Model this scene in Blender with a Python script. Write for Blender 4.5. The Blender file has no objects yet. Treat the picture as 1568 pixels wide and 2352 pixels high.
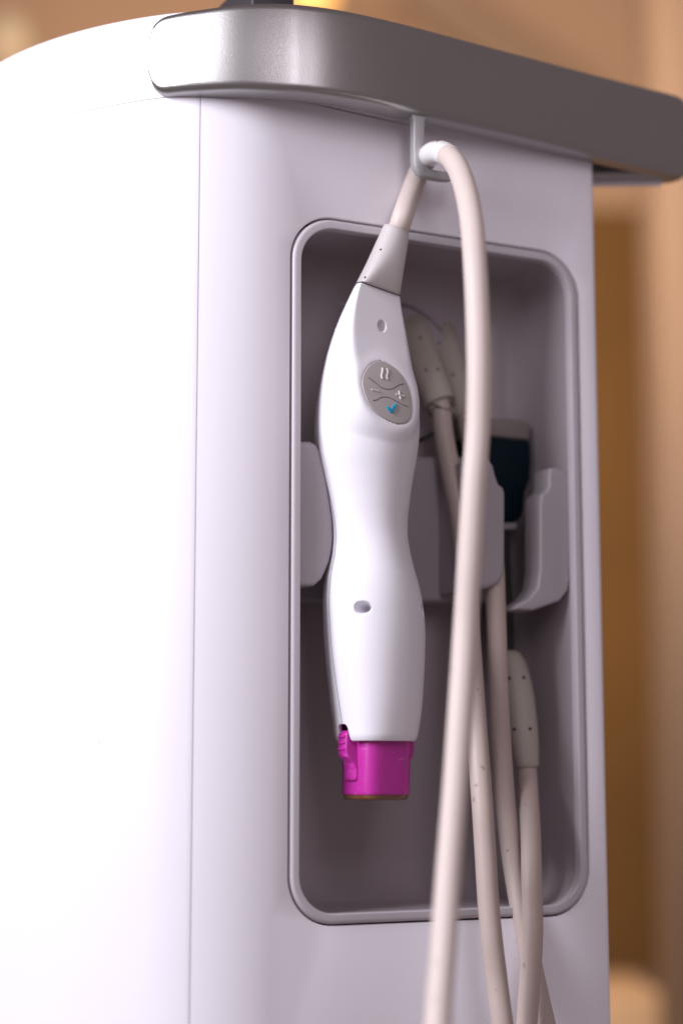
import bpy, bmesh, math, random
from mathutils import Vector, Matrix
random.seed(4)
R = math.radians
sc = bpy.context.scene
COL = sc.collection

# ------------------------------------------------------------------ camera
FPX = 4090.0                                   # focal length in survey units (2352 units tall frame)
AZ, PITCH = R(63.5), R(8.3)
FH = Vector((math.cos(AZ), math.sin(AZ), 0))
FW = FH * math.cos(PITCH) + Vector((0, 0, math.sin(PITCH)))
RT = Vector((math.sin(AZ), -math.cos(AZ), 0))
UP = RT.cross(FW)
EYE = Vector((-0.36543, -0.68512, -0.11084))
cam = bpy.data.cameras.new('camera')
camo = bpy.data.objects.new('camera', cam); COL.objects.link(camo)
camo.location = EYE
m3 = Matrix((RT, UP, -FW)).transposed()
camo.rotation_euler = m3.to_euler()
cam.sensor_fit = 'VERTICAL'; cam.sensor_height = 36; cam.sensor_width = 24
cam.lens = FPX / 2352 * 36
cam.clip_start = 0.02; cam.clip_end = 60
cam.dof.use_dof = True; cam.dof.focus_distance = 0.772; cam.dof.aperture_fstop = 3.0
sc.camera = camo

# ------------------------------------------------------------------ world + lamps
w = bpy.data.worlds.new('World'); sc.world = w; w.use_nodes = True
bg = w.node_tree.nodes['Background']
bg.inputs[0].default_value = (0.240, 0.195, 0.205, 1); bg.inputs[1].default_value = 1.0
sc.view_settings.view_transform = 'Standard'; sc.view_settings.look = 'None'
sc.view_settings.exposure = 0; sc.view_settings.gamma = 1
def area(name, loc, target, sx, sy, power, col):
    l = bpy.data.lights.new(name, 'AREA'); l.shape = 'RECTANGLE'; l.size = sx; l.size_y = sy
    l.energy = power; l.color = col
    o = bpy.data.objects.new(name, l); COL.objects.link(o)
    o.location = loc
    o.rotation_euler = (Vector(target) - Vector(loc)).to_track_quat('-Z', 'Y').to_euler()
    return o
def polar(azdeg, el, d, base=(0, 0, 0)):       # azimuth measured from the front normal towards the left
    a, e = R(azdeg), R(el)
    return (base[0] - math.sin(a) * math.cos(e) * d, base[1] - math.cos(a) * math.cos(e) * d, base[2] + math.sin(e) * d)
area('window_light', polar(80, 25, 1.5), (0, 0, 0.0), 0.55, 0.9, 33, (0.92, 0.92, 1.0))
area('soft_room_light', polar(37, 27, 1.35), (0, 0, 0.05), 1.15, 0.6, 1.2, (0.95, 0.93, 1.0))
area('room_light', polar(12, 0, 0.74, (0.0, 0, 0.36)), (0.0, 0, 0.16), 0.20, 0.42, 1.25, (0.97, 0.91, 1.0))
area('background_light', (0.35, 0.95, 0.7), (1.2, 3.0, 0.2), 0.8, 0.8, 20, (1.0, 0.80, 0.64))

# ------------------------------------------------------------------ helpers
def ray(x, y): return FW + RT * ((x - 784) / FPX) - UP * ((y - 1176) / FPX)
def at(x, y, t): return EYE + ray(x, y) * t                      # surveyed point at depth t
def onY(x, y, Y=0.0):
    d = ray(x, y); return EYE + d * ((Y - EYE.y) / d.y)          # surveyed point on the plane y = Y
def link(name, me, parent=None):
    o = bpy.data.objects.new(name, me); COL.objects.link(o)
    if parent: o.parent = parent
    return o
def mesh(name, verts, faces, mat, parent=None, smooth=True, sharp=35):
    me = bpy.data.meshes.new(name)
    me.from_pydata([tuple(v) for v in verts], [], faces)
    me.update()
    bm = bmesh.new(); bm.from_mesh(me)
    bmesh.ops.recalc_face_normals(bm, faces=bm.faces)
    bm.to_mesh(me); bm.free()
    if smooth:
        me.polygons.foreach_set('use_smooth', [True] * len(me.polygons))
        if sharp: me.set_sharp_from_angle(angle=R(sharp))
    me.materials.append(mat)
    return link(name, me, parent)
def thing(name, label, cat, loc=(0, 0, 0), group=None):
    o = bpy.data.objects.new(name, None); COL.objects.link(o)
    o.empty_display_size = 0.02
    o['label'] = label; o['category'] = cat
    if group: o['group'] = group
    return o
def catmull(P, n=12):
    out = []
    P = [p if isinstance(p, Vector) else Vector(p) for p in P]
    Q = [P[0] * 2 - P[1]] + P + [P[-1] * 2 - P[-2]]
    for i in range(1, len(Q) - 2):
        p0, p1, p2, p3 = Q[i-1:i+3]
        for k in range(n):
            t = k / n
            out.append(0.5 * ((2*p1) + (p2-p0)*t + (2*p0-5*p1+4*p2-p3)*t*t + (3*p1-p0-3*p2+p3)*t*t*t))
    out.append(Q[-2].copy())
    return out
def interp(tab, y):                                              # monotone-ish cubic through a table of (y, v)
    n = len(tab)
    if y <= tab[0][0]: return tab[0][1]
    if y >= tab[-1][0]: return tab[-1][1]
    def slope(i):
        if i == 0: return (tab[1][1]-tab[0][1])/(tab[1][0]-tab[0][0])
        if i == n-1: return (tab[-1][1]-tab[-2][1])/(tab[-1][0]-tab[-2][0])
        return (tab[i+1][1]-tab[i-1][1])/(tab[i+1][0]-tab[i-1][0])
    for i in range(n-1):
        if tab[i][0] <= y <= tab[i+1][0]:
            h = tab[i+1][0]-tab[i][0]; t = (y-tab[i][0])/h
            m0, m1 = slope(i)*h, slope(i+1)*h
            return (2*t**3-3*t*t+1)*tab[i][1]+(t**3-2*t*t+t)*m0+(-2*t**3+3*t*t)*tab[i+1][1]+(t**3-t*t)*m1
def grid_faces(nr, nc, closed=True, off=0):
    F = []
    for i in range(nr-1):
        for j in range(nc if closed else nc-1):
            j2 = (j+1) % nc
            F.append((off+i*nc+j, off+i*nc+j2, off+(i+1)*nc+j2, off+(i+1)*nc+j))
    return F
def tube_geo(P, rad, seg=24, cap=True, sq=2.0, flat=1.0, ref=None):
    """sweep along P; rad is a number or list"""
    n = len(P); V = []
    T = [(P[min(i+1, n-1)]-P[max(i-1, 0)]).normalized() for i in range(n)]
    a = ref.copy() if ref else Vector((0.3, 1, 0.1))
    N = (a - T[0]*a.dot(T[0])).normalized()
    for i in range(n):
        N = (N - T[i]*N.dot(T[i])).normalized()
        B = T[i].cross(N)
        r = rad[i] if hasattr(rad, '__len__') else rad
        for j in range(seg):
            f = 2*math.pi*j/seg
            c, s = math.cos(f), math.sin(f)
            k = (abs(c)**sq + abs(s)**sq)**(-1/sq)
            V.append(P[i] + N*(c*k*r*flat) + B*(s*k*r))
    F = grid_faces(n, seg)
    if cap:
        F.append(tuple(range(seg))); F.append(tuple((n-1)*seg+j for j in range(seg)))
    return V, F
def tube(name, P, rad, mat, parent=None, **k):
    V, F = tube_geo(P, rad, **k); return mesh(name, V, F, mat, parent, sharp=50)
def rrect(cx, cz, hx, hz, r, n=10):                              # rounded rectangle in x,z
    P = []
    for sx, sz, a0 in ((1, 1, 0), (-1, 1, 90), (-1, -1, 180), (1, -1, 270)):
        for k in range(n+1):
            a = R(a0 + 90*k/n)
            P.append((cx + sx*(hx-r) + r*math.cos(a), cz + sz*(hz-r) + r*math.sin(a)))
    return P
def round_poly(P, r, n=6):                                       # round the corners of a 2D polygon; r a number or list
    out = []; m = len(P)
    for i in range(m):
        p = Vector(P[i]); a = Vector(P[i-1])-p; b = Vector(P[(i+1) % m])-p
        rr = r[i] if hasattr(r, '__len__') else r
        la, lb = a.length, b.length
        a.normalize(); b.normalize()
        ang = a.angle(b); d = min(rr/math.tan(ang/2) if ang > 1e-3 else 0, la*0.48, lb*0.48)
        if rr <= 0 or d < 1e-6: out.append(tuple(p)); continue
        s, e = p+a*d, p+b*d
        for k in range(n+1):
            t = k/n
            out.append(tuple((1-t)**2*s + 2*t*(1-t)*p + t*t*e))
    return out
def prism(name, P, y0, y1, mat, parent=None, bevel=0.001, seg=4, axes=None):
    """extrude the xz polygon P from y0 (front) to y1 and bevel its rims"""
    bm = bmesh.new()
    f = axes if axes else (lambda x, z, y: Vector((x, y, z)))
    a = [bm.verts.new(f(x, z, y0)) for x, z in P]; b = [bm.verts.new(f(x, z, y1)) for x, z in P]
    n = len(P)
    fa = bm.faces.new(a); fb = bm.faces.new(list(reversed(b)))
    for i in range(n): bm.faces.new((a[i], b[i], b[(i+1) % n], a[(i+1) % n]))
    bmesh.ops.recalc_face_normals(bm, faces=bm.faces)
    if bevel:
        es = [e for e in bm.edges if (e.link_faces[0] in (fa, fb)) or (e.link_faces[1] in (fa, fb))]
        bmesh.ops.bevel(bm, geom=es, offset=bevel, segments=seg, profile=0.5, affect='EDGES', clamp_overlap=True)
    me = bpy.data.meshes.new(name); bm.to_mesh(me); bm.free()
    me.polygons.foreach_set('use_smooth', [True]*len(me.polygons)); me.set_sharp_from_angle(angle=R(32))
    me.materials.append(mat)
    return link(name, me, parent)

# ------------------------------------------------------------------ materials
def mat(name, col, rough=0.45, metal=0.0, bump=0.0, bscale=900, var=0.0, vscale=30, spec=0.5, sss=0.0, trans=0.0, coat=0.0, rvar=0.05):
    m = bpy.data.materials.new(name); m.use_nodes = True
    nt = m.node_tree; b = nt.nodes['Principled BSDF']
    b.inputs['Base Color'].default_value = (*col, 1)
    b.inputs['Roughness'].default_value = rough; b.inputs['Metallic'].default_value = metal
    b.inputs['Specular IOR Level'].default_value = spec
    b.inputs['Transmission Weight'].default_value = trans
    b.inputs['Coat Weight'].default_value = coat
    if sss:
        b.inputs['Subsurface Weight'].default_value = sss
        b.inputs['Subsurface Radius'].default_value = (1, 0.6, 0.8); b.inputs['Subsurface Scale'].default_value = 0.003
    tc = nt.nodes.new('ShaderNodeTexCoord')
    n = nt.nodes.new('ShaderNodeTexNoise'); n.inputs['Scale'].default_value = vscale; n.inputs['Detail'].default_value = 5
    nt.links.new(tc.outputs['Object'], n.inputs['Vector'])
    mr = nt.nodes.new('ShaderNodeMapRange')
    mr.inputs['To Min'].default_value = max(rough-rvar, 0.02); mr.inputs['To Max'].default_value = rough+rvar
    nt.links.new(n.outputs['Fac'], mr.inputs['Value']); nt.links.new(mr.outputs['Result'], b.inputs['Roughness'])
    if var:
        mx = nt.nodes.new('ShaderNodeMix'); mx.data_type = 'RGBA'
        mx.inputs['A'].default_value = (*[c*(1-var) for c in col], 1); mx.inputs['B'].default_value = (*[min(c*(1+var), 1) for c in col], 1)
        nt.links.new(n.outputs['Fac'], mx.inputs['Factor']); nt.links.new(mx.outputs['Result'], b.inputs['Base Color'])
    if bump:
        n2 = nt.nodes.new('ShaderNodeTexNoise'); n2.inputs['Scale'].default_value = bscale; n2.inputs['Detail'].default_value = 3
        nt.links.new(tc.outputs['Object'], n2.inputs['Vector'])
        bp = nt.nodes.new('ShaderNodeBump'); bp.inputs['Strength'].default_value = bump; bp.inputs['Distance'].default_value = 0.0002
        nt.links.new(n2.outputs['Fac'], bp.inputs['Height']); nt.links.new(bp.outputs['Normal'], b.inputs['Normal'])
    return m
def specks(m, scale, thr, col, stretch=(1, 1, 1), amount=1.0):   # small scuffs and nicks worn into the surface colour
    nt = m.node_tree; b = nt.nodes['Principled BSDF']
    tc = nt.nodes.new('ShaderNodeTexCoord'); mp = nt.nodes.new('ShaderNodeMapping'); mp.inputs['Scale'].default_value = stretch
    n = nt.nodes.new('ShaderNodeTexNoise'); n.inputs['Scale'].default_value = scale; n.inputs['Detail'].default_value = 2
    nt.links.new(tc.outputs['Object'], mp.inputs['Vector']); nt.links.new(mp.outputs['Vector'], n.inputs['Vector'])
    mr = nt.nodes.new('ShaderNodeMapRange'); mr.inputs['From Min'].default_value = thr; mr.inputs['From Max'].default_value = thr+0.04
    mr.inputs['To Max'].default_value = amount
    nt.links.new(n.outputs['Fac'], mr.inputs['Value'])
    mx = nt.nodes.new('ShaderNodeMix'); mx.data_type = 'RGBA'; mx.inputs['B'].default_value = (*col, 1)
    src = b.inputs['Base Color'].links[0].from_socket if b.inputs['Base Color'].links else None
    if src: nt.links.new(src, mx.inputs['A'])
    else: mx.inputs['A'].default_value = b.inputs['Base Color'].default_value
    nt.links.new(mr.outputs['Result'], mx.inputs['Factor']); nt.links.new(mx.outputs['Result'], b.inputs['Base Color'])
M_CASE = mat('white_painted_plastic', (0.80, 0.77, 0.83), 0.42, bump=0.25, bscale=1300, var=0.01)
M_CAP = mat('lit_white_cap', (0.88, 0.85, 0.92), 0.40, bump=0.2, bscale=1300)  # case white lightened in the colour, standing in for light on the lip
M_HAND = mat('white_smooth_plastic', (0.80, 0.78, 0.83), 0.46, bump=0.05, bscale=2500, spec=0.4)
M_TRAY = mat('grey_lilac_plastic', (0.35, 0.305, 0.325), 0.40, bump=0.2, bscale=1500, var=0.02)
M_BEZ = mat('lilac_plastic_bezel', (0.50, 0.465, 0.50), 0.34, bump=0.15, bscale=1500)
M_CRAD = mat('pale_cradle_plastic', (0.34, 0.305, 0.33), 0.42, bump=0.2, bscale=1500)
M_METAL = mat('brushed_aluminium', (0.38, 0.365, 0.36), 0.31, metal=1.0, bump=0.35, bscale=2200, rvar=0.04)
M_HOOK = mat('satin_grey_metal', (0.42, 0.41, 0.42), 0.48, metal=0.3, bump=0.1)
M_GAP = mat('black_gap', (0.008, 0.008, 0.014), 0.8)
M_BOOT = mat('grey_rubber_boot', (0.50, 0.465, 0.46), 0.5, bump=0.15, bscale=1800, var=0.02)
M_BOOT2 = mat('olive_grey_rubber', (0.37, 0.33, 0.285), 0.5, bump=0.15, bscale=1800, var=0.02)
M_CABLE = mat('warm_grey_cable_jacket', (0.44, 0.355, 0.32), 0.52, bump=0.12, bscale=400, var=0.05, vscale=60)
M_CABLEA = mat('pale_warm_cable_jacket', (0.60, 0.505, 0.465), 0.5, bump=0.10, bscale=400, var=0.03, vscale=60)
specks(M_CABLE, 260, 0.70, (0.20, 0.15, 0.13), amount=0.6)
specks(M_CABLEA, 240, 0.71, (0.28, 0.22, 0.20), amount=0.5)
specks(M_CASE, 120, 0.765, (0.45, 0.40, 0.42), (1.0, 1.0, 0.5), 0.6)
M_PAD = mat('taupe_silicone', (0.40, 0.365, 0.355), 0.52, bump=0.25, bscale=2600, var=0.015)
M_SYM = mat('pale_taupe_silicone', (0.56, 0.52, 0.51), 0.45)
M_GRV = mat('dark_taupe_groove', (0.16, 0.135, 0.13), 0.6)
M_BLUE = mat('cyan_blue_paint', (0.0, 0.28, 0.46), 0.25, coat=0.3)
M_PINK = mat('magenta_plastic', (0.50, 0.030, 0.33), 0.30, sss=0.25, bump=0.1, bscale=700, var=0.04, vscale=120)
specks(M_PINK, 330, 0.64, (0.72, 0.25, 0.60), (0.5, 0.5, 1.6), 0.22)
M_AMB = mat('amber_membrane', (0.16, 0.07, 0.03), 0.10, coat=0.6, var=0.4, vscale=200)
M_TEAL = mat('dark_teal_plastic', (0.001, 0.008, 0.014), 0.6, spec=0.12)
M_DARK = mat('dark_grey_plastic', (0.03, 0.027, 0.03), 0.5)
M_INK = mat('brown_ink', (0.22, 0.14, 0.11), 0.6)
M_LABEL = mat('white_sleeve', (0.80, 0.78, 0.78), 0.30, coat=0.3)
M_WALL = mat('tan_wall_paint', (0.56, 0.34, 0.19), 0.8, var=0.04, vscale=3)
M_WOOD = mat('brown_wood', (0.15, 0.074, 0.022), 0.8, spec=0.1, var=0.25, vscale=4)
M_POST = mat('beige_post_paint', (0.20, 0.125, 0.075), 0.7, var=0.05, vscale=4)
M_FLOOR = mat('pale_wood_floor', (0.72, 0.47, 0.26), 0.6, var=0.06, vscale=5)
M_SPOT = mat('cream_light_spot', (0.50, 0.38, 0.24), 0.8, var=0.04, vscale=10)

# ================================================================== THE CONSOLE
console = thing('treatment_console', 'tall white medical console with silver grab rail and open storage recess', 'medical console')

# plan outline, from the right front corner round to the left side
def outline(grow=0.0):
    P = []
    def add(x, y, nx, ny): P.append(Vector((x+nx*grow, y+ny*grow, 0)))
    xr = 0.1125; rr = 0.003
    add(xr, 0.50, 1, 0); add(xr, 0.25, 1, 0); add(xr, 0.05, 1, 0)
    for k in range(7):
        a = R(90*k/6); add(xr-rr+rr*math.cos(a), rr-rr*math.sin(a), math.cos(a), -math.sin(a))
    x, y, h = -0.0565, 0.0, 0.0
    add(x, y, 0, -1)
    for Rr, to, st in ((0.068, 44, 2), (0.18, 80, 2)):
        while h < to - 1e-6:
            h2 = h + st
            x -= Rr*(math.sin(R(h2))-math.sin(R(h))); y += Rr*(math.cos(R(h))-math.cos(R(h2))); h = h2
            add(x, y, -math.sin(R(h)), -math.cos(R(h)))
    for k in range(1, 5):
        d = 0.09*k
        add(x-d*math.cos(R(80)), y+d*math.sin(R(80)), -math.sin(R(80)), -math.cos(R(80)))
    return P
def seam_z(p):                                                   # the top seam dips a little to the right
    return interp([(-0.16, 0.181), (-0.09, 0.1818), (-0.045, 0.1842), (0.0, 0.1829), (0.0246, 0.1817), (0.072, 0.1798), (0.1126, 0.1776)], p.x)
OUT = outline()
ZB = -0.62
iflat = 9                                                         # index of the last right corner point
jflat = 10                                                        # first point of the flat's left end
kseam = next(i for i, p in enumerate(OUT) if i > jflat and p.x < -0.0865)
# hole
HCX, HCZ, HHX, HHZ, HR = 0.0265, -0.0212, 0.0757, 0.1543, 0.0215
def front_panel():
    bm = bmesh.new()
    # flat part with hole
    xs = [OUT[iflat].x + (OUT[jflat].x-OUT[iflat].x)*k/16 for k in range(17)]
    top = [bm.verts.new((x, 0, seam_z(Vector((x, 0, 0)))-0.0003)) for x in xs]
    bot = [bm.verts.new((x, 0, ZB)) for x in xs]
    edges = []
    def chain(vs, close=False):
        for i in range(len(vs)-1): edges.append(bm.edges.new((vs[i], vs[i+1])))
        if close: edges.append(bm.edges.new((vs[-1], vs[0])))
    chain(top); chain(bot)
    zrows = [-0.4, -0.25, -0.17, -0.09, -0.02, 0.06, 0.12]
    def side(v0, v1, x):
        vs = [v0] + [bm.verts.new((x, 0, z)) for z in zrows] + [v1]
        chain(vs); return vs
    L = side(bot[-1], top[-1], xs[-1]); Rv = side(bot[0], top[0], xs[0])
    hole = [bm.verts.new((x, 0, z)) for x, z in rrect(HCX, HCZ, HHX, HHZ, HR, 14)]
    chain(hole, True)
    bmesh.ops.triangle_fill(bm, use_beauty=True, use_dissolve=False, edges=edges)
    # rolled hole lip
    prev = hole
    for ins, dep in ((0.00025, 0.0001), (0.0005, 0.0004), (0.0006, 0.0009), (0.0006, 0.007)):
        ring = [bm.verts.new((x, dep, z)) for x, z in rrect(HCX, HCZ, HHX-ins, HHZ-ins, HR-ins, 14)]
        for i in range(len(ring)):
            j = (i+1) % len(ring); bm.faces.new((prev[i], prev[j], ring[j], ring[i]))
        prev = ring
    # left rounded corner up to the seam, in columns sharing L
    prevcol = L
    for i in range(jflat+1, kseam+1):
        p = OUT[i]
        zs = [ZB] + zrows + [seam_z(p)-0.0003]
        c = [bm.verts.new((p.x, p.y, z)) for z in zs]
        for k in range(len(zs)-1): bm.faces.new((prevcol[k], prevcol[k+1], c[k+1], c[k]))
        prevcol = c
    inw = Vector((0.6, 0.8, 0)).normalized()*0.006
    c = [bm.verts.new(v.co+inw) for v in prevcol]
    for k in range(len(c)-1): bm.faces.new((prevcol[k], prevcol[k+1], c[k+1], c[k]))
    # right corner and right side
    prevcol = Rv
    for i in range(iflat-1, -1, -1):
        p = OUT[i]; zs = [ZB] + zrows + [seam_z(p)-0.0003]
        c = [bm.verts.new((p.x, p.y, z)) for z in zs]
        for k in range(len(zs)-1): bm.faces.new((prevcol[k], prevcol[k+1], c[k+1], c[k]))
        prevcol = c
    bmesh.ops.recalc_face_normals(bm, faces=bm.faces)
    me = bpy.data.meshes.new('front_panel'); bm.to_mesh(me); bm.free()
    if sum(p.normal.y*p.area for p in me.polygons if abs(p.normal.y) > 0.99) > 0: me.flip_normals()
    me.polygons.foreach_set('use_smooth', [True]*len(me.polygons)); me.set_sharp_from_angle(angle=R(40))
    me.materials.append(M_CASE)
    return link('front_panel', me, console)
front_panel()

def strip(name, pts, z0f, z1f, m, parent, zsub=8, lip=None, sharp=35):
    V, n = [], 0
    rows = []
    for p, nn in pts:
        zs = [z0f(p) + (z1f(p)-z0f(p))*k/zsub for k in range(zsub+1)]
        rows.append([Vector((p.x, p.y, z)) for z in zs])
    nc = zsub+1
    V = [v for r in rows for v in r]
    return mesh(name, V, grid_faces(len(rows), nc, closed=False), m, parent, sharp=sharp)
def normals2d(P):
    out = []
    for i, p in enumerate(P):
        t = (P[min(i+1, len(P)-1)]-P[max(i-1, 0)]).normalized()
        out.append((p, Vector((t.y, -t.x, 0))))
    return out
# side panel: starts just past the seam with a tiny rolled edge
sidepts = OUT[kseam:]
first = sidepts[0]
tdir = (OUT[kseam+1]-OUT[kseam]).normalized()
nrm = Vector((tdir.y, -tdir.x, 0))
if nrm.dot(Vector((-1, -1, 0))) < 0: nrm = -nrm
sp = [first+tdir*0.00025-nrm*0.005, first+tdir*0.00025-nrm*0.0004, first+tdir*0.0004-nrm*0.0001, first+tdir*0.0007] + sidepts[1:]
strip('side_panel', [(p, None) for p in sp], lambda p: ZB, lambda p: seam_z(p)-0.00005, M_CASE, console)
strip('seam_backing', [(first+tdir*0.003-nrm*0.003, None), (first-tdir*0.003-nrm*0.003, None)], lambda p: ZB, lambda p: seam_z(p)-0.001, M_CASE, console)

# top cap: wall above the seam, rolled top edge and lid
def top_cap():
    prof = [(-0.0012, -0.003), (-0.0012, 0.0002), (-0.0003, 0.0002), (0.0, 0.0005)]
    ztop = 0.2216; rr = 0.004
    V = []; rows = []
    ON = normals2d(OUT)
    OG = [(p, (outline(0.001)[i]-p).normalized()) for i, p in enumerate(OUT)]
    prof2 = []
    for k in range(9):
        a = R(90*k/8); prof2.append((-rr+rr*math.cos(a), ztop-rr+rr*math.sin(a)))
    cx, cy = 0.0, 0.2
    for p, n in OG:
        row = [p + n*o + Vector((0, 0, seam_z(p)+dz)) for o, dz in prof]
        row += [p + n*o + Vector((0, 0, z)) for o, z in prof2]
        q = Vector((p.x*0.5, max(p.y, 0.04) if p.y < 0.2 else p.y, 0))
        row.append(Vector((q.x, q.y, ztop+0.0005)))
        rows.append(row)
    nc = len(rows[0]); V = [v for r in rows for v in r]
    return mesh('top_cap', V, grid_faces(len(rows), nc, closed=False), M_CAP, console)
top_cap()
# dark slot between the cap and the rail near its left end
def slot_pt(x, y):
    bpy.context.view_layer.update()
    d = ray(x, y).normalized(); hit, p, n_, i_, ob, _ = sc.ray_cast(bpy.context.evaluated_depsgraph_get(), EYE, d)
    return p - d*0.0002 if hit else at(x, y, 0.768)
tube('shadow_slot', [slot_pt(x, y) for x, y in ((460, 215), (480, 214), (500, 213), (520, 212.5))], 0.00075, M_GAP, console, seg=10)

# recess tray
def tray():
    hx, hz, r = HHX-0.0056, HHZ-0.0056, HR-0.005
    prof = [(0.0012, 0), (0.006, 0.0001), (0.02, 0.0005), (0.034, 0.001)]
    for k in range(1, 11):
        a = R(90*k/10); prof.append((0.034+0.021*math.sin(a), 0.001+0.021*(1-math.cos(a))))
    V = []; n = None
    for y, ins in prof:
        ring = rrect(HCX, HCZ, hx-ins, hz-ins, max(r-ins*0.3, 0.009), 10); n = len(ring)
        V += [Vector((x, y, z)) for x, z in ring]
    F = grid_faces(len(prof), n); F.append(tuple((len(prof)-1)*n+j for j in range(n)))
    return mesh('recess_tray', V, F, M_TRAY, console, sharp=60)
tray()
# bezel ring
def bezel():
    prof = [(0.0013, 0.008), (0.0013, 0.0013), (0.00145, 0.0006), (0.0018, 0.0000), (0.0022, -0.0004), (0.0026, -0.0006), (0.0030, -0.00068), (0.0052, -0.0006), (0.0055, -0.0004), (0.0057, 0.0001), (0.0057, 0.004)]
    V = []; n = 0
    for ins, y in prof:
        ring = rrect(HCX, HCZ, HHX-ins, HHZ-ins, HR-ins*0.9, 14); n = len(ring)
        V += [Vector((x, y, z)) for x, z in ring]
    return mesh('bezel', V, grid_faces(len(prof), n), M_BEZ, console, sharp=30)
bezel()
def gapring():
    V = []
    for ins, y in ((-0.002, 0.0072), (0.003, 0.0072)):
        ring = rrect(HCX, HCZ, HHX-ins, HHZ-ins, HR-ins*0.9, 14); n = len(ring)
        V += [Vector((x, y, z)) for x, z in ring]
    return mesh('gap_backing', V, grid_faces(2, n), M_GAP, console)
gapring()

# grab rail: rounded band swept along its plan path
def rail():
    pl = [(-0.1095, 0.0180), (-0.1010, 0.0085), (-0.0930, 0.0010), (-0.0781, -0.0107), (-0.0610, -0.0190), (-0.0515, -0.0218), (-0.0400, -0.0237), (-0.0250, -0.0243), (-0.0050, -0.0235), (0.020, -0.0212), (0.049, -0.0183), (0.080, -0.0153), (0.108, -0.0127), (0.132, -0.0107), (0.152, -0.0092), (0.1600, -0.0078), (0.1645, -0.0042), (0.1660, 0.0015), (0.1640, 0.0080), (0.1570, 0.0130), (0.1440, 0.0200), (0.128, 0.0290), (0.108, 0.0390)]
    P = catmull([Vector((x, y, 0)) for x, y in pl], 6)
    T = 0.0135; z0, z1 = 0.1789, 0.2199; n = len(P)
    s = [0]
    for i in range(1, n): s.append(s[-1]+(P[i]-P[i-1]).length)
    V = []; m = 0
    for i, p in enumerate(P):
        t = (P[min(i+1, n-1)]-P[max(i-1, 0)]).normalized(); nin = Vector((-t.y, t.x, 0))
        e = s[i]; rr = 0.0085
        sh = rr-math.sqrt(max(rr*rr-(rr-e)**2, 0)) if e < rr else 0
        zz0, zz1 = z0+0.0003+sh*1.0+0.0026*max(0, 1-e/0.06), z1-sh*0.9-0.0022*max(0, 1-e/0.055)
        tt = T
        # section: outer face slightly crowned
        sec = []
        ro, ri = 0.0040, 0.003
        for k in range(7):
            a = R(180+90*k/6); sec.append((ro+ro*math.cos(a), zz0+ro+ro*math.sin(a)))     # bottom outer
        for k in range(5):
            a = R(270+90*k/4); sec.append((tt-ri+ri*math.cos(a), zz0+ri+ri*math.sin(a)))
        for k in range(5):
            a = R(0+90*k/4); sec.append((tt-ri+ri*math.cos(a), zz1-ri+ri*math.sin(a)))
        for k in range(7):
            a = R(90+90*k/6); sec.append((ro+ro*math.cos(a), zz1-ro+ro*math.sin(a)))
        for k in range(1, 6):
            f = k/6; sec.append((-0.0006*math.sin(math.pi*f), zz1-ro-(zz1-zz0-2*ro)*f))
        m = len(sec)
        V += [p+nin*o+Vector((0, 0, z)) for o, z in sec]
    F = grid_faces(n, m); F.append(tuple(range(m))); F.append(tuple((n-1)*m+j for j in range(m)))
    return mesh('grab_rail', V, F, M_METAL, console, sharp=45)
railo = rail()

prism('rail_mount', [(0.112, 0.0285), (0.156, 0.0058), (0.158, 0.0080), (0.113, 0.0320)], 0.1775, 0.2145, M_CASE, railo, bevel=0.0005, axes=lambda a, b, c: Vector((a, b, c)))

# J hook hanging below the rail
HY = -0.0190
def hp(x, y): p = onY(x, y, HY); return (p.x, p.z)
hook_px = [(940, 240), (980, 240), (977, 268), (971.5, 276), (971, 300), (971, 340), (971.5, 366), (975, 378), (983, 386), (993, 390), (1012, 393), (1030, 394), (1041, 388), (1050, 392), (1046, 408), (1030, 414), (1014, 413), (990, 409), (970, 404), (959, 397), (951, 386), (948, 372), (947, 340), (947, 300), (946.5, 274), (943, 266)]
hk = prism('cable_hook', [hp(x+4, y) for x, y in hook_px], HY, HY+0.0042, M_HOOK, railo, bevel=0.0005, seg=3)

# cradle inside the recess
cradle = None
def px_poly(pts, Y): return [(onY(x, y, Y).x, onY(x, y, Y).z) for x, y in pts]
cradle = prism('holder_cradle', px_poly([(560, 1044), (1160, 1048), (1170, 1060), (1170, 1372), (1160, 1384), (560, 1384)], 0.037), 0.037, 0.058, M_CRAD, console, bevel=0.003)
YA = 0.003
armL = [(640, 1012), (715, 1012), (730, 1019), (738, 1034), (745, 1063), (755, 1108), (762, 1152), (767.5, 1196), (768.5, 1235), (766, 1262), (760, 1290), (752, 1310), (742, 1330), (725, 1345), (640, 1345)]
prism('cradle_arm', px_poly(armL, YA), YA, 0.052, M_CRAD, cradle, bevel=0.0030, seg=6)
armM = [(1085, 1055), (1125, 1055), (1135, 1068), (1141, 1092), (1147, 1110), (1158, 1119), (1162, 1132), (1162, 1290), (1160, 1315), (1150, 1340), (1120, 1352), (1085, 1352)]
prism('cradle_arm', px_poly(armM, 0.006), 0.006, 0.040, M_CRAD, cradle, bevel=0.0028, seg=6)
armR = [(1262, 1076), (1275, 1074), (1294, 1080), (1305, 1092), (1309, 1120), (1309, 1330), (1304, 1356), (1286, 1380), (1225, 1402), (1180, 1400), (1190, 1388), (1215, 1375), (1234, 1350), (1240, 1310), (1240, 1150), (1244, 1134), (1255, 1128), (1260, 1118), (1260, 1090)]
prism('cradle_arm', px_poly(armR, 0.004), 0.004, 0.018, M_CRAD, cradle, bevel=0.0028, seg=6)

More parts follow.
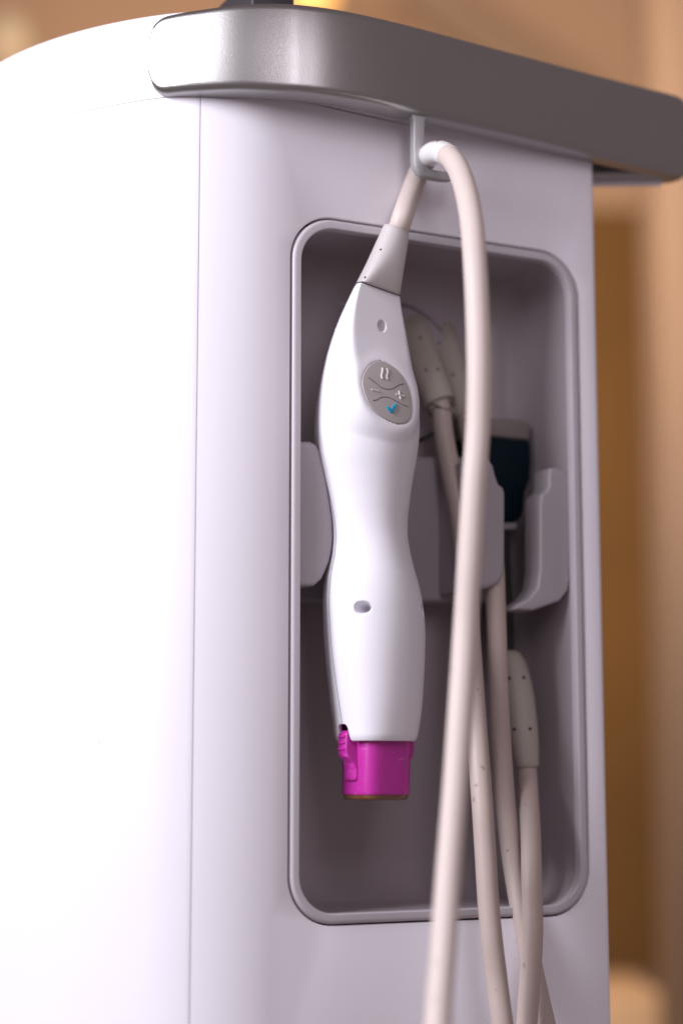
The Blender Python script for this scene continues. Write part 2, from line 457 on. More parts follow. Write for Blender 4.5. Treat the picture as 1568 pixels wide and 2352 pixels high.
# round cable port on the back wall
pc = onY(905, 858, 0.0545)
def disc(name, c, r, y0, y1, m, parent, bev=0.001): return prism(name, [(c.x+r*math.cos(2*math.pi*k/72), c.z+r*math.sin(2*math.pi*k/72)) for k in range(72)], y0, y1, m, parent, bevel=bev)
prt = disc('cable_port', pc, 0.0350, 0.0530, 0.057, M_GAP, console, 0.0006)
disc('port_cover', pc, 0.0337, 0.0515, 0.056, M_CRAD, prt, 0.0008)

def text_mesh(name, body, size, ext, mtx, m, parent):
    cu = bpy.data.curves.new(name, 'FONT'); cu.body = body; cu.size = size; cu.extrude = ext; cu.align_x = 'CENTER'; cu.align_y = 'CENTER'
    cu.bevel_depth = ext*0.5; cu.bevel_resolution = 1
    o = bpy.data.objects.new(name, cu); COL.objects.link(o)
    me = bpy.data.meshes.new_from_object(o); bpy.data.objects.remove(o)
    me.transform(mtx); me.materials.append(m)
    return link(name, me, parent)
FACE = Matrix(((1, 0, 0), (0, 0, -1), (0, 1, 0))).to_4x4()         # text upright facing -y
c2 = onY(788, 684, 0.0548)
text_mesh('embossed_numeral', '2', 0.0115, 0.0004, Matrix.Translation(c2) @ FACE, M_BEZ, console)
c1 = onY(931, 657, 0.0548)
text_mesh('embossed_numeral', '1', 0.0095, 0.0004, Matrix.Translation(c1) @ FACE, M_BEZ, console)

# display foot on top of the console, only its lower edge reaches the frame
prism('display_mount', round_poly([(-0.0635, 0.219), (-0.0425, 0.219), (-0.0425, 0.245), (-0.0635, 0.245)], 0.002), 0.010, 0.05, M_DARK, console, bevel=0.001)

# ================================================================== THE HANDPIECE
TH = R(33)
hand = thing('handpiece', 'white hourglass handheld applicator with magenta tip, resting in the recess', 'medical handpiece')
LE = [(664, 816), (700, 798), (750, 775), (800, 756.5), (850, 742), (900, 731), (950, 724), (1000, 721.5), (1050, 727), (1100, 738), (1150, 749), (1200, 757), (1240, 759), (1280, 755), (1330, 745), (1380, 741), (1430, 742), (1500, 746), (1560, 752), (1620, 759), (1660, 764), (1700, 768)]
RE = [(664, 926), (700, 929), (750, 935), (800, 940.5), (850, 948), (900, 957), (940, 962), (1000, 962.5), (1050, 957), (1100, 948), (1150, 941), (1200, 936), (1240, 937), (1300, 949), (1350, 963), (1400, 972), (1450, 976), (1500, 975.5), (1560, 973), (1620, 969), (1660, 964), (1700, 957)]
def hY(y): return interp([(500, -0.012), (560, -0.011), (660, -0.010), (800, -0.004), (1000, 0.002), (1400, 0.003), (1900, 0.003)], y)
def tilt(y): return interp([(500, 0.45), (530, 0.41), (600, 0.28), (660, 0.19), (720, 0.12), (820, 0.03), (900, 0.0), (2000, 0.0)], y)
def nexp(y): return interp([(600, 2.0), (1300, 2.0), (1450, 2.15), (1600, 2.35), (1700, 2.6)], y)
CUT = [(650, 0.04), (700, 0.22), (750, 0.38), (800, 0.515), (850, 0.64), (900, 0.765), (950, 0.90), (985, 0.99), (1010, 1.10), (1100, 1.8), (2000, 3.0)]
def station(y, le=LE, re=RE, Yf=hY):
    xl, xr = interp(le, y), interp(re, y); cxp = (xl+xr)/2; hw = (xr-xl)/2
    Pc = onY(cxp, y, Yf(y)); t = (Pc-EYE).dot(FW)
    W = hw*t/FPX
    e1 = RT + Vector((0, 0, -1))*tilt(y)
    return Pc, W, e1
def sup(phi, n):
    c, s = math.cos(phi), math.sin(phi); k = (abs(c)**n+abs(s)**n)**(-1/n); return c*k, s*k   # front, left
def supw(n):                                                     # half width seen from the survey direction
    return max(fr*math.sin(TH)-l*math.cos(TH) for fr, l in (sup(2*math.pi*i/360, n) for i in range(360)))
def smin(a, b, k):
    h = max(k-abs(a-b), 0)/k; return min(a, b)-h*h*h*k/6
def loc2w(Pc, e1, fr, l): return Pc + e1*(fr*math.sin(TH)-l*math.cos(TH)) - FH*(fr*math.cos(TH)+l*math.sin(TH))
def hand_pt(y, phi, scale=1.0, cut=True, add=0.0):
    Pc, W, e1 = station(y); n = nexp(y); a = W/supw_c(n)*scale + add
    fr, l = sup(phi, n)
    fr *= a; l *= a
    if cut:
        c = interp(CUT, y)*W*scale
        fr = smin(fr, c, 0.0040)
    return loc2w(Pc, e1, fr, l)
_sw = {}
def supw_c(n):
    k = round(n, 2)
    if k not in _sw: _sw[k] = supw(k)
    return _sw[k]
pa, pb, pcn = hand_pt(930, 0), hand_pt(820, 0), hand_pt(880, R(25))
FN = (pa-pb).cross(pcn-pb).normalized()
if FN.dot(FW) > 0: FN = -FN
FO = (pa+pb+pcn)/3
def onF(px, py, h=0.0):                                          # point on the facet plane, raised by h
    d = ray(px, py); t = (FO-EYE).dot(FN)/d.dot(FN); return EYE+d*t+FN*h
def Z(zx, zy): return (775.1+0.14647*zx, 775.1+0.14647*zy)
pad_z = [(640, 362), (560, 380), (500, 415), (450, 465), (410, 530), (378, 600), (365, 680), (370, 765), (390, 850), (418, 935), (455, 1025), (505, 1100), (560, 1165), (625, 1222), (700, 1270), (775, 1310), (850, 1345), (915, 1366), (980, 1372), (1035, 1364), (1085, 1342), (1125, 1308), (1148, 1262), (1160, 1205), (1165, 1140), (1163, 1070), (1155, 995), (1140, 905), (1118, 820), (1088, 740), (1050, 665), (998, 585), (935, 515), (865, 455), (790, 408), (715, 375)]
def loop_smooth(P, n=4): 
    Q = [Vector((*p, 0)) for p in P]; out = []
    m = len(Q)
    for i in range(m):
        p0, p1, p2, p3 = Q[i-1], Q[i], Q[(i+1) % m], Q[(i+2) % m]
        for k in range(n):
            t = k/n; v = 0.5*((2*p1)+(p2-p0)*t+(2*p0-5*p1+4*p2-p3)*t*t+(3*p1-p0-3*p2+p3)*t**3); out.append((v.x, v.y))
    return out
pad_loop = loop_smooth(pad_z)
def hand_body():
    NZ, NP = 430, 360
    ys, ye = 665.0, 1703.0
    phis = [2*math.pi*j/NP for j in range(NP)]
    # notches in the lower rim on both sides (phi = 90 and 270 degrees)
    def rim(phi):
        for c in (90, 270):
            d = abs(math.degrees(phi)-c)
            if d < 22:
                u = d/15.5
                if u < 1: return ye-39*(1-u**4)**0.5 if u < 0.995 else ye-6
                return ye-4*max(0, 1-(u-1)*6)
        return ye
    st = {}
    V = []
    for i in range(NZ):
        v = i/(NZ-1)
        for j, phi in enumerate(phis):
            e = rim(phi)
            vv = v
            y = ys+(e-ys)*vv if e >= ye-0.01 else (ys+(ye-ys)*vv if ys+(ye-ys)*vv < 1600 else 1600+(e-1600)*((ys+(ye-ys)*vv-1600)/(ye-1600)))
            q = round(y*2)/2 if False else y
            V.append((q, phi))
    cache = {}
    def stn(y):
        k = round(y*4)
        if k not in cache:
            yy = k/4; Pc, W, e1 = station(yy); n = nexp(yy); cache[k] = (Pc, W, e1, n, W/supw_c(n), interp(CUT, yy)*W)
        return cache[k]
    base = [sup(p, 2.0) for p in phis]
    VV = []
    for idx, (y, phi) in enumerate(V):
        y0 = math.floor(y*4)/4; f = (y-y0)*4
        a = stn(y0); b = stn(y0+0.25)
        Pc = a[0].lerp(b[0], f); W = a[1]+(b[1]-a[1])*f; n = a[3]; sc_ = a[4]+(b[4]-a[4])*f; cut = a[5]+(b[5]-a[5])*f; e1 = a[2]
        fr, l = sup(phi, n)
        k = sc_
        edge = (ye-y)
        # roll the rims
        if y-ys < 6: k *= 1-0.03*(1-(y-ys)/6)**2
        if ye-y < 16: k *= 1-0.045*(1-(ye-y)/16)**2
        fr *= k; l *= k
        fr = smin(fr, cut, 0.0040)
        VV.append(loc2w(Pc, e1, fr, l))
    F = grid_faces(NZ, NP)
    # inner lip
    off = len(VV)
    for k, (sc2, dy) in enumerate(((0.955, -1.0), (0.93, 2), (0.92, 30))):
        for j in range(NP):
            p = VV[(NZ-1)*NP+j]; y = V[(NZ-1)*NP+j][0]; a = stn(y-dy if dy > 0 else y)
            c = a[0]
            q = Vector((c.x, c.y, p.z)); r = q+(p-q)*sc2
            r.z += 0 if dy < 0 else dy*0.00019
            VV.append(r)
    F += grid_faces(4, NP, off=off-NP)
    # top closing
    F.append(tuple(range(NP)))
    # seat of the button pad: flat floor under it and a soft raised rim round it
    LP = [Z(*q) for q in pad_loop]
    cxl = sum(q[0] for q in LP)/len(LP); cyl = sum(q[1] for q in LP)/len(LP)
    def lpd(x, y):
        ang = math.atan2(y-cyl, x-cxl); rr_ = math.hypot(x-cxl, y-cyl)
        k = (ang+math.pi)/(2*math.pi)*360; i = int(k) % 360
        return rr_-(LR[i]+(LR[(i+1) % 360]-LR[i])*(k-int(k)))
    LR = []
    for i in range(360):
        a_ = -math.pi+2*math.pi*i/360; dx, dy = math.cos(a_), math.sin(a_); best = 0
        for q in range(len(LP)):
            x1, y1 = LP[q][0]-cxl, LP[q][1]-cyl; x2, y2 = LP[(q+1) % len(LP)][0]-cxl, LP[(q+1) % len(LP)][1]-cyl
            den = dx*(y2-y1)-dy*(x2-x1)
            if abs(den) < 1e-9: continue
            t_ = (x1*(y2-y1)-y1*(x2-x1))/den; u_ = (x1*dy-y1*dx)/den
            if t_ > 0 and -0.001 <= u_ <= 1.001: best = max(best, t_)
        LR.append(best)
    for i in range(NZ):
        if not 760 < V[i*NP][0] < 1040: continue
        for j in range(NP):
            k = i*NP+j; p = VV[k]; h = (p-FO).dot(FN)
            if h < -0.012: continue
            ve = p-h*FN-EYE; tt = ve.dot(FW); x = 784+FPX*ve.dot(RT)/tt; yy = 1176-FPX*ve.dot(UP)/tt
            d = lpd(x, yy)*0.00019
            if d < 0: VV[k] = p+FN*(-0.0009-h) if d < -0.0004 else p+FN*((0.0002-h))
            elif d < 0.0075:
                wgt = 1-max(0, (d-0.0007)/0.0068); wgt = wgt*wgt*(3-2*wgt)
                tgt = 0.00035
                if h < tgt: VV[k] = p+FN*((tgt-h)*wgt)
    # dimples
    def nearest(px, py):
        best, bi = 1e9, None
        for i in range(0, NZ*NP):
            v = VV[i]-EYE; t = v.dot(FW); x = 784+FPX*v.dot(RT)/t; yy = 1176-FPX*v.dot(UP)/t
            d = (x-px)**2+(yy-py)**2
            if d < 9:
                s = d+ (t-0.7)*800
                if s < best: best, bi = s, i
        return bi
    def dimple(ci, ra, rz, dep):
        c = VV[ci]; i, j = divmod(ci, NP)
        du = (VV[i*NP+(j+1) % NP]-VV[i*NP+j-1]); dv = (VV[(i+1)*NP+j]-VV[(i-1)*NP+j])
        nn = du.cross(dv).normalized(); cen = stn(V[ci][0])[0]
        if nn.dot(c-cen) < 0: nn = -nn
        du.normalize()
        for i2 in range(i-40, i+41):
            for j2 in range(j-45, j+46):
                k = i2*NP+(j2 % NP); d = VV[k]-c
                if d.dot(nn) < -0.006: continue
                rho = math.sqrt((d.dot(du)/ra)**2+(d.z/rz)**2)
                if rho < 1.25:
                    f = 1-rho*rho if rho < 1 else 0
                    VV2[k] = VV2.get(k, VV[k]) - nn*(dep*f)
    VV2 = {}
    d1 = nearest(877, 749)
    dimple(d1, 0.0023, 0.0027, 0.0065)
    d2 = nearest(833, 1394)
    if d2:
        dimple(d2, 0.0038, 0.0028, 0.0095)
        i, j = divmod(d2, NP); jm = (NP-j) % NP
        dimple(i*NP+jm, 0.0038, 0.0028, 0.0095)
    for k, v in VV2.items(): VV[k] = v
    return mesh('body', VV, F, M_HAND, hand, sharp=70)
body = hand_body()
for sgn in (1,):                                                 # clamshell parting line
    P = []
    for k in range(160):
        y = 662+(1664-662)*k/159
        deg = interp([(650, 104), (900, 108), (1100, 100), (1250, 92), (1450, 95), (1664, 90)], y)
        P.append(hand_pt(y, R(deg), add=-0.00008))
    tube('parting_line', P, 0.00022, mat('faint_line', (0.20, 0.17, 0.24), 0.6), body, seg=6)
# grey strain relief boot
BL = [(529, 880), (545, 873.5), (572, 861), (617, 840), (664, 816)]
BR = [(530, 938), (545, 937), (582, 931.5), (624, 926.5), (664, 925)]
def boot():
    NP = 64; V = []; ys = [529+(662.5-529)*k/40 for k in range(41)]
    rings = [(519, 0.0, 0), (519, 0.82, 0.4), (519, 0.90, 0), (519, 0.96, -0.3)]
    first = True; n = 0
    def ring(y, s, dz=0):
        Pc, W, e1 = station(y, BL, BR); nn = 2.2
        c = interp([(519, 1.6), (570, 1.25), (620, 0.75), (664, 0.32)], y)*W
        out = []
        for j in range(NP):
            fr, l = sup(2*math.pi*j/NP, nn); k = W/supw_c(nn)*s
            out.append(loc2w(Pc, e1, smin(fr*k, c*s, 0.9*W), l*k)+Vector((0, 0, dz)))
        return out
    rr = [ring(529, 0.78, -0.0015), ring(529, 0.83, 0.0001), ring(528.5, 0.92, 0.0002), ring(530, 0.985)]
    for y in ys[2:]: rr.append(ring(y, 1.0))
    rr.append(ring(663.5, 0.95))
    for r_ in rr: V += r_
    F = grid_faces(len(rr), NP); F.append(tuple(range(NP))); F.append(tuple((len(rr)-1)*NP+j for j in range(NP)))
    return mesh('strain_relief', V, F, M_BOOT, hand, sharp=60)
bt = boot()
def dot(px, py, t0, parent, r=0.00055, m=None):                  # small pin hole: dark plug set in the boot
    from_ = EYE; d = ray(px, py).normalized()
    dg = bpy.context.evaluated_depsgraph_get(); dg.update()
    hit, locn, nrm_, _, ob, _ = sc.ray_cast(dg, EYE, d)
    if not hit: return
    q = nrm_.to_track_quat('Z', 'Y').to_matrix().to_4x4()
    bm = bmesh.new(); bmesh.ops.create_uvsphere(bm, u_segments=14, v_segments=8, radius=r, matrix=Matrix.Translation(locn) @ q @ Matrix.Diagonal((1, 1, 0.25, 1)))
    me = bpy.data.meshes.new('pin_hole'); bm.to_mesh(me); bm.free(); me.materials.append(m or M_GAP)
    link('pin_hole', me, parent)
bpy.context.view_layer.update()
dot(874, 573, 0, bt); dot(838, 637, 0, bt)
# dark joint under the boot
def ringband(y, s, m, name, parent):
    V = []
    for yy in (y-1.2, y+1.2):
        Pc, W, e1 = station(yy)
        for j in range(64):
            fr, l = sup(2*math.pi*j/64, 2.0); V.append(loc2w(Pc, e1, smin(fr*W*s, 0.1*W, 0.004), l*W*s))
    return mesh(name, V, grid_faces(2, 64), m, parent)
ringband(664.3, 0.985, M_GAP, 'joint_ring', body)

# ---- button pad on the flat facet
PADH = 0.0007
def pad(loop, prof, m, name, parent):
    cx = sum(p[0] for p in loop)/len(loop); cy = sum(p[1] for p in loop)/len(loop); V = []
    for s, h in prof:
        V += [onF(*Z(cx+(x-cx)*s, cy+(y-cy)*s), h) for x, y in loop]
    n = len(loop); F = grid_faces(len(prof), n); F.append(tuple((len(prof)-1)*n+j for j in range(n)))
    return mesh(name, V, F, m, parent, sharp=50)
gp = pad(pad_loop, [(1.0, -0.002), (1.0, 0.00005)], M_GAP, 'pad_gap', body)
pd = pad(pad_loop, [(0.978, -0.002), (0.978, PADH-0.0004), (0.972, PADH-0.00018), (0.960, PADH-0.00004), (0.94, PADH), (0.5, PADH+0.00006)], M_PAD, 'button_pad', hand)
def stroke(name, zpts, wz, h, m, parent, base=PADH, seg=10, taper=False):
    P = catmull([onF(*Z(x, y), base) for x, y in zpts], 6)
    w_ = wz*0.14647*0.775/FPX
    n = len(P); V = []
    for i, p in enumerate(P):
        t = (P[min(i+1, n-1)]-P[max(i-1, 0)]).normalized(); b = t.cross(FN).normalized()
        for k in range(seg):
            a = 2*math.pi*k/seg; V.append(p+b*(w_*math.cos(a))+FN*(h*math.sin(a)))
    F = grid_faces(n, seg); F.append(tuple(range(seg))); F.append(tuple((n-1)*seg+j for j in range(seg)))
    return mesh(name, V, F, m, parent, sharp=60)
wave = stroke('wave_symbol', [(686, 490), (693, 535), (680, 590), (677, 625), (690, 660)], 21, 0.00055, M_SYM, pd)
stroke('wave_symbol', [(762, 502), (774, 550), (762, 600), (757, 635), (770, 672)], 21, 0.00055, M_SYM, pd)
stroke('minus_symbol', [(518, 830), (575, 843), (632, 858)], 18, 0.0005, M_SYM, pd)
stroke('plus_symbol', [(898, 905), (960, 921), (1030, 935)], 19, 0.0005, M_SYM, pd)
pl2 = stroke('plus_symbol', [(950, 853), (958, 920), (975, 982)], 19, 0.0005, M_SYM, pd)
stroke('groove', [(472, 640), (530, 685), (590, 730), (650, 785), (710, 813), (780, 824), (850, 812), (910, 775), (960, 750), (1018, 738)], 10, 0.00012, M_GRV, pd, base=PADH+0.00004)
stroke('groove', [(536, 1000), (600, 988), (660, 955), (730, 945), (800, 957), (870, 992), (940, 1030), (1010, 1065), (1088, 1098)], 10, 0.00012, M_GRV, pd, base=PADH+0.00004)
chk = [(745, 1100), (770, 1098), (795, 1125), (822, 1150), (834, 1128), (852, 1080), (876, 1048), (906, 1046), (888, 1105), (868, 1158), (850, 1192), (828, 1200), (806, 1184), (776, 1145), (752, 1118)]
def check():
    V = [onF(*Z(x, y), PADH-0.0001) for x, y in chk] + [onF(*Z(x, y), PADH+0.0005) for x, y in chk]
    cx, cy = 820, 1130
    V += [onF(*Z(x+(cx-x)*0.06, y+(cy-y)*0.06), PADH+0.0007) for x, y in chk]
    n = len(chk); F = grid_faces(3, n); F.append(tuple(2*n+j for j in range(n)))
    return mesh('check_symbol', V, F, M_BLUE, pd, sharp=60)
check()

# ---- magenta tip
TIPC = (785, 941.5)
def tip_ring(y, s=1.0, n=4.2, xl=None, xr=None):
    xl = xl if xl else interp([(1690, 786.5), (1825, 784.5)], y); xr = xr if xr else interp([(1690, 942.5), (1825, 940)], y)
    Pc = onY((xl+xr)/2, y, hY(y)); t = (Pc-EYE).dot(FW); W = (xr-xl)/2*t/FPX
    a = W/supw_c(n)*s
    out = []
    for j in range(96):
        fr, l = sup(2*math.pi*j/96, n); out.append(loc2w(Pc, RT, fr*a, l*a))
    return out, Pc, a
def tipmesh():
    V = []; rr = []
    for y, s in ((1650, 0.8), (1660, 0.97), (1668, 0.985), (1702, 1.0), (1760, 1.0), (1818, 1.0), (1822.5, 0.995), (1825, 0.975), (1824.5, 0.93), (1815, 0.925)):
        rr.append(tip_ring(y, s)[0])
    for r_ in rr: V += r_
    F = grid_faces(len(rr), 96); F.append(tuple(range(96))); F.append(tuple((len(rr)-1)*96+j for j in range(96)))
    return mesh('treatment_tip', V, F, M_PINK, hand, sharp=50)
tip = tipmesh()
def mem():
    V = []; rr = []
    for y, s in ((1818, 0.95), (1829, 0.96), (1834, 0.945), (1837, 0.89), (1838, 0.6), (1839, 0.2)):
        rr.append(tip_ring(y, s)[0])
    for r_ in rr: V += r_
    F = grid_faces(len(rr), 96); F.append(tuple((len(rr)-1)*96+j for j in range(96)))
    return mesh('tip_membrane', V, F, M_AMB, tip, sharp=60)
mem()
_, TC, TA = tip_ring(1760)
_, TC2, TA2 = tip_ring(1690)
def zof(y): return onY(863, y, hY(y)).z
def latch(side):
    # side profile in (lateral outward, z), extruded along the front axis
    o = TA
    Wb = station(1690)[1]/supw_c(nexp(1690))                     # half size of the body rim
    prof = [(o-0.001, 1795), (o+0.0010, 1793), (o+0.0012, 1785), (o+0.0013, 1768), (o+0.0022, 1752), (Wb+0.0004, 1738), (Wb+0.0010, 1722), (Wb+0.0008, 1686), (Wb-0.0008, 1679), (Wb-0.0026, 1678), (o-0.001, 1682)]
    P = round_poly([(a, zof(y)) for a, y in prof], 0.0012, 4)
    bm = bmesh.new(); n = len(P); rows = []
    hwf = lambda z: interp([(zof(1795), 0.0035), (zof(1788), 0.0046), (zof(1770), 0.0047), (zof(1750), 0.0040), (zof(1735), 0.0034), (zof(1680), 0.0034)], z)
    def W3(a, z, fr):
        Pc = TC.lerp(TC2, (z-TC.z)/(TC2.z-TC.z)); Pc = Vector((Pc.x, Pc.y, z)); return loc2w(Pc, RT, fr, a*side)
    # narrower at both ends: three slices per side give rounded flanks
    V = []
    K = [(-1.0, -0.0012), (-0.97, -0.0004), (-0.85, 0), (0, 0.0001), (0.85, 0), (0.97, -0.0004), (1.0, -0.0012)]
    for f, da in K:
        for a, z in P:
            V.append(W3(a+da if a > o-0.0005 else a, z, f*hwf(z)))
    F = grid_faces(len(K), n); F.append(tuple(range(n))); F.append(tuple((len(K)-1)*n+j for j in range(n)))
    lt = mesh('latch', V, F, M_PINK, tip, sharp=45)
    if side > 0:
        for y in (1693, 1707, 1721):
            a = Wb+0.0010
            P2 = [W3(a, zof(y), -0.0025), W3(a+0.0002, zof(y), 0), W3(a, zof(y), 0.0025)]
            tube('grip_ridge', catmull(P2, 4), 0.00050, M_PINK, lt, seg=10)
        # embossed wording running up the plate
        X = (W3(0, 0, 1)-W3(0, 0, 0)).normalized(); Zv = Vector((0, 0, 1)); N = (W3(1, 0, 0)-W3(0, 0, 0)).normalized()
        c = W3(o+0.00135, zof(1769), 0)
        mt = Matrix((Zv, -X if X.cross(Zv).dot(N) < 0 else X, N)).transposed()
        u = Zv; vv = N.cross(u)
        mt = Matrix((u, vv, N)).transposed().to_4x4(); mt.translation = c
        text_mesh('embossed_word', 'thermage', 0.0019, 0.00012, mt, M_PINK, lt)
    return lt
latch(1); latch(-1)

# ---- handpiece cable: over the hook, then forward and down
CR = 0.0046
def cpath(L, n=10): return catmull([at(*p) for p in L], n)
tb = (onY(915, 545, -0.009)-EYE).dot(FW)
A = [(905, 560, tb+0.004), (914, 531, tb), (925, 495, tb-0.001), (942, 447, 0.803), (960, 400, 0.806), (976, 371, 0.802), (992, 353, 0.790), (1018, 352, 0.772), (1046, 378, 0.754), (1067, 430, 0.735), (1082, 505, 0.718), (1090, 600, 0.705), (1096, 720, 0.698), (1099, 850, 0.693), (1097, 980, 0.690), (1088, 1110, 0.686), (1078, 1280, 0.682), (1068, 1450, 0.678), (1056, 1640, 0.668), (1044, 1820, 0.658), (1030, 2000, 0.646), (1018, 2170, 0.632), (1006, 2330, 0.618), (996, 2520, 0.602)]
AP = cpath(A)
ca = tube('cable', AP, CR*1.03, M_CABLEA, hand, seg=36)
# printed sleeve on the bend
i0 = min(range(len(AP)), key=lambda i: (AP[i]-at(984, 362, 0.794)).length)
i1 = min(range(len(AP)), key=lambda i: (AP[i]-at(1030, 362, 0.764)).length)
SL = AP[i0:i1]
sl = tube('sleeve_label', SL, CR*1.03+0.00035, M_LABEL, ca, seg=36)
for q in range(7):                                               # unreadable brown pen marks
    i = i0+3+int((i1-i0-8)*q/7); p = AP[i]; t = (AP[i+1]-AP[i]).normalized(); 
    nup = UP*0.62 - FW*1.0; nup = (nup - t*nup.dot(t)).normalized(); sd = t.cross(nup)
    pts = []
    for k in range(4):
        a = R(-8+6*k + random.uniform(-6, 6)); pts.append(p+t*(random.uniform(-0.0005, 0.0005)+0.0003*k)+(nup*math.cos(a)-sd*math.sin(a)*(1 if sd.dot(FW) > 0 else -1))*(CR*1.03+0.00040))
    tube('pen_mark', catmull(pts, 3), 0.00022, M_INK, sl, seg=5)

# ================================================================== OTHER CABLES
def boot_obj(name, L, radii, m, parent, flat=0.9):
    P = cpath(L, 8); n = len(P)
    tab = [(k/(len(radii)-1), r) for k, r in enumerate(radii)]
    return tube(name, P, [interp(tab, i/(n-1)) for i in range(n)], m, parent, seg=36, sq=2.6, flat=flat, ref=FW)
# plugged lead 1 (front)
lead1 = thing('plugged_lead', 'grey lead whose wide boot leaves the round port just right of the handpiece', 'cable', group='leads plugged into the round port')
b1 = boot_obj('plug_boot', [(918, 700, 0.895), (945, 765, 0.866), (978, 850, 0.850), (1007, 922, 0.843), (1011, 931, 0.842)], [0.0080, 0.0090, 0.0085, 0.0079, 0.0076, 0.0070], M_BOOT2, lead1)
B = [(1000, 905, 0.8445), (1012, 938, 0.8405), (1019, 1000, 0.838), (1034, 1080, 0.832), (1054, 1180, 0.825), (1066, 1280, 0.818), (1074, 1380, 0.81), (1082, 1500, 0.80), (1090, 1620, 0.785), (1098, 1730, 0.772), (1107, 1850, 0.762), (1114, 1960, 0.757), (1120, 2060, 0.753), (1128, 2150, 0.750), (1140, 2250, 0.748), (1153, 2352, 0.744), (1170, 2480, 0.74)]
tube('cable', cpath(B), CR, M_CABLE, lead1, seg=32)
# plugged lead 2 (behind)
lead2 = thing('plugged_lead', 'grey lead behind, its narrower boot showing along the right rim of the round port', 'cable', group='leads plugged into the round port')
b2 = boot_obj('plug_boot', [(978, 695, 0.905), (1006, 760, 0.882), (1040, 860, 0.868), (1064, 938, 0.862), (1067, 947, 0.862)], [0.0075, 0.0082, 0.0078, 0.0070, 0.0068, 0.0062], M_BOOT2, lead2)
Cc = [(1058, 925, 0.863), (1068, 955, 0.860), (1080, 1010, 0.850), (1106, 1090, 0.842), (1125, 1180, 0.832), (1134, 1290, 0.822), (1138, 1400, 0.815), (1141, 1500, 0.808), (1145, 1620, 0.805), (1152, 1740, 0.802), (1160, 1850, 0.800), (1168, 1920, 0.797), (1181, 2010, 0.793), (1195, 2090, 0.788), (1211, 2170, 0.784), (1230, 2260, 0.780), (1251, 2352, 0.776), (1275, 2450, 0.772)]
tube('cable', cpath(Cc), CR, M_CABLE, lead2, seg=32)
# second handpiece, hung head up in the right pocket
wand = thing('spare_handpiece', 'dark teal and grey spare applicator hanging in the right pocket of the cradle', 'medical handpiece')
def slab(name, pts, Y0, Y1, m, parent, bev=0.002, r=0): 
    P = px_poly(pts, Y0)
    return prism(name, P, Y0, Y1, m, parent, bevel=bev, seg=4)
slab('head_cap', [(1085, 958), (1195, 962), (1212, 968), (1219, 980), (1219, 1005), (1212, 1012), (1120, 1003), (1085, 1000)], 0.030, 0.052, mat('dim_grey_cap', (0.19, 0.16, 0.15), 0.5), wand)
slab('body', [(1085, 1001), (1130, 1001), (1175, 1009), (1215, 1011), (1219, 1018), (1220, 1060), (1218, 1100), (1212, 1115), (1206, 1128), (1203, 1172), (1200, 1184), (1190, 1194), (1180, 1198), (1120, 1198), (1085, 1150)], 0.029, 0.050, M_TEAL, wand, 0.0015)
slab('stem_collar', [(1110, 1198), (1186, 1198), (1189, 1204), (1189, 1210), (1184, 1217), (1110, 1217)], 0.031, 0.045, M_CRAD, wand, 0.001)
slab('stem', [(1130, 1217), (1170, 1217), (1176, 1300), (1181, 1400), (1184, 1510), (1140, 1510), (1130, 1300)], 0.033, 0.043, M_DARK, wand, 0.0015)
WR = [(1494, 1188), (1500, 1193), (1520, 1206), (1560, 1218), (1600, 1226), (1650, 1232), (1700, 1236), (1750, 1237), (1762, 1235)]
WL = [(1494, 1145), (1520, 1145), (1560, 1149), (1650, 1160), (1700, 1168), (1762, 1182)]
def wboot():
    NP = 48; rr = []
    def Yw(y): return interp([(1490, 0.030), (1762, 0.016)], y)
    ys = [1494, 1496, 1500, 1506, 1514, 1525, 1540, 1560, 1585, 1610, 1640, 1670, 1700, 1730, 1752, 1758, 1762]
    for y in ys:
        xl, xr = interp(WL, y), interp(WR, y); Pc = onY((xl+xr)/2, y, Yw(y)); t = (Pc-EYE).dot(FW); W = (xr-xl)/2*t/FPX
        s = 1.0 if y < 1760 else 0.94
        if y <= 1496: s = 0.9 if y > 1495 else 0.7
        rr.append([Pc+RT*(W*s*fr)+FH*(W*1.1*s*l) for fr, l in (sup(2*math.pi*j/NP, 2.5) for j in range(NP))])
    y = 1761; last = rr[-1]; cc = sum(last, Vector())/NP
    rr.append([cc+(p-cc)*0.8 for p in last]); rr.append([cc+(p-cc)*0.78+Vector((0, 0, 0.0015)) for p in last])
    V = [v for r_ in rr for v in r_]
    F = grid_faces(len(rr), NP); F.append(tuple(range(NP))); F.append(tuple((len(rr)-1)*NP+j for j in range(NP)))
    return mesh('strain_relief', V, F, M_BOOT2, wand, sharp=60)
wb = wboot()
tw = (onY(1209, 1762, 0.016)-EYE).dot(FW)
D = [(1203, 1720, tw+0.004), (1209, 1765, tw), (1213, 1830, 0.805), (1218, 1920, 0.792), (1220, 2010, 0.780), (1222, 2090, 0.775), (1222, 2160, 0.771), (1217, 2240, 0.768), (1209, 2352, 0.763), (1200, 2480, 0.759)]
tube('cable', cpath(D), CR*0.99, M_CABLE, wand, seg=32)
bpy.context.view_layer.update()
for x, y in ((1202, 1556), (1216.5, 1674), (1181, 1675), (1169, 1558)): dot(x, y, 0, wb, 0.0008)
for x, y in ((965, 776), (978, 850), (1005, 848)): dot(x, y, 0, b1, 0.0007)
for x, y in ((1008, 788), (1040, 861)): dot(x, y, 0, b2, 0.0007)

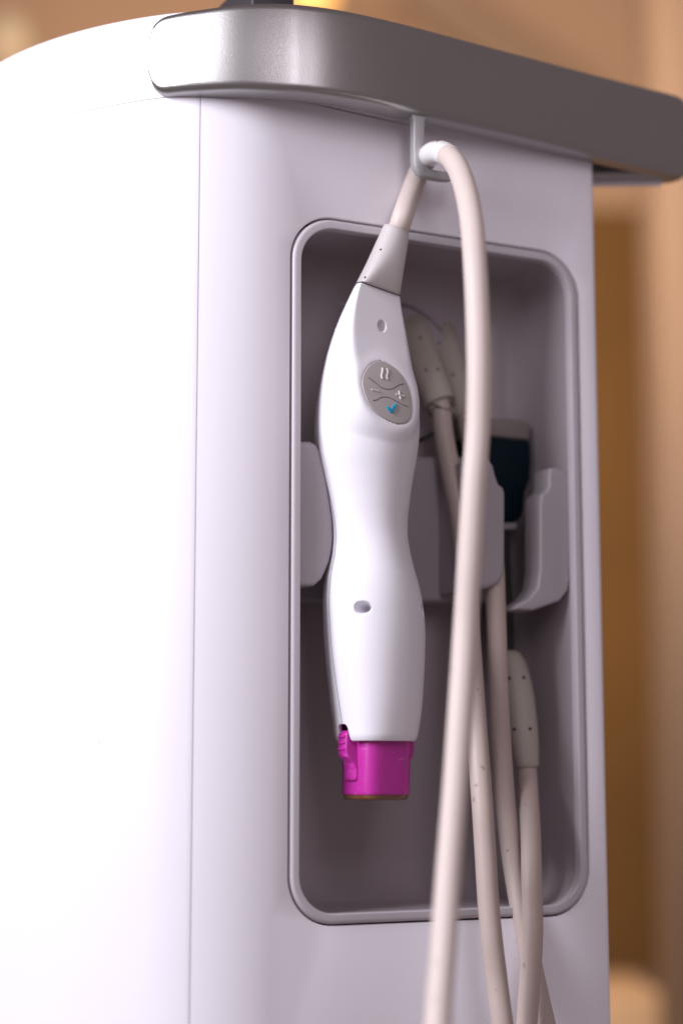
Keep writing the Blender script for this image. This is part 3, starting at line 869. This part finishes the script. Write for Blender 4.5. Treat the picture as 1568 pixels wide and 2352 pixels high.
# ================================================================== BACKGROUND, far out of focus
def wallbox(name, px0, py0, px1, py1, t, depth, m, bev=0.004):
    a, b = at(px0, py1, t), at(px1, py0, t)
    c = (at(px0, (py0+py1)/2, t)+at(px1, (py0+py1)/2, t))/2
    wdt = (at(px1, 1176, t)-at(px0, 1176, t)).length/2
    z0 = at((px0+px1)/2, py1, t).z; z1 = at((px0+px1)/2, py0, t).z
    P = [(-wdt, z0), (wdt, z0), (wdt, z1), (-wdt, z1)]
    base = Vector((c.x, c.y, 0))
    return prism(name, P, 0, depth, m, None, bevel=bev, seg=2, axes=lambda x, z, y: base+RT*x+FH*y+Vector((0, 0, z)))
def tag(o, label, cat, group=None): o['label'] = label; o['category'] = cat; return o
bwall = wallbox('back_wall', -3000, -2500, 4500, 2700, 3.6, 0.1, M_WALL); bwall['kind'] = 'structure'
tag(wallbox('wooden_cabinet', 1180, 440, 1540, 2215, 2.9, 0.4, M_WOOD), 'blurred tall brown wooden cabinet seen past the right edge of the console', 'cabinet')
tag(wallbox('wall_pillar', 1530, -300, 1900, 2600, 2.2, 0.15, M_POST), 'blurred beige upright pillar at the far right edge', 'pillar')
tag(wallbox('low_bench', 1150, 2300, 1540, 2800, 2.3, 0.3, M_FLOOR), 'blurred pale tan bench below the brown cabinet', 'bench')

def shadow_band():  # added strip whose brown colour stands in for a shadow on the wall
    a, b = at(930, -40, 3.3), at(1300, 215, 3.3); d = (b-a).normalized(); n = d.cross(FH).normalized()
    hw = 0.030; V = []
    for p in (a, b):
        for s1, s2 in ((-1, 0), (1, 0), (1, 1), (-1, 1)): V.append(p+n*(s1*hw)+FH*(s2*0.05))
    return mesh('shadow_band', V, [(0, 1, 2, 3), (4, 5, 6, 7)]+grid_faces(2, 4), mat('dull_brown_shadow', (0.30, 0.19, 0.11), 0.7), None, smooth=False)
tag(shadow_band(), 'blurred darker brown diagonal strip standing in for a shadow on the tan wall above the silver rail', 'shadow strip')
def globe(name, px, py, t, r, m):
    bm = bmesh.new(); bmesh.ops.create_uvsphere(bm, u_segments=32, v_segments=20, radius=r)
    for v in bm.verts: v.co.z *= 1.25
    me = bpy.data.meshes.new(name); bm.to_mesh(me); bm.free(); me.materials.append(m)
    me.polygons.foreach_set('use_smooth', [True]*len(me.polygons))
    o = link(name, me); o.location = at(px, py, t); return o
tag(globe('wall_light_spot', 22, 100, 3.0, 0.045, M_SPOT), 'blurred cream globe standing in for a lit spot at the upper left edge of the frame', 'light spot')  # added globe, its pale colour stands in for a pool of light
m_lit = mat('lit_amber_glass', (0.9, 0.5, 0.15), 0.4)
m_lit.node_tree.nodes['Principled BSDF'].inputs['Emission Color'].default_value = (1.0, 0.50, 0.14, 1)
m_lit.node_tree.nodes['Principled BSDF'].inputs['Emission Strength'].default_value = 1.1
tag(globe('amber_lamp', 715, -28, 3.2, 0.048, m_lit), 'blurred amber glow of a small lit lamp just above the silver rail', 'lamp')
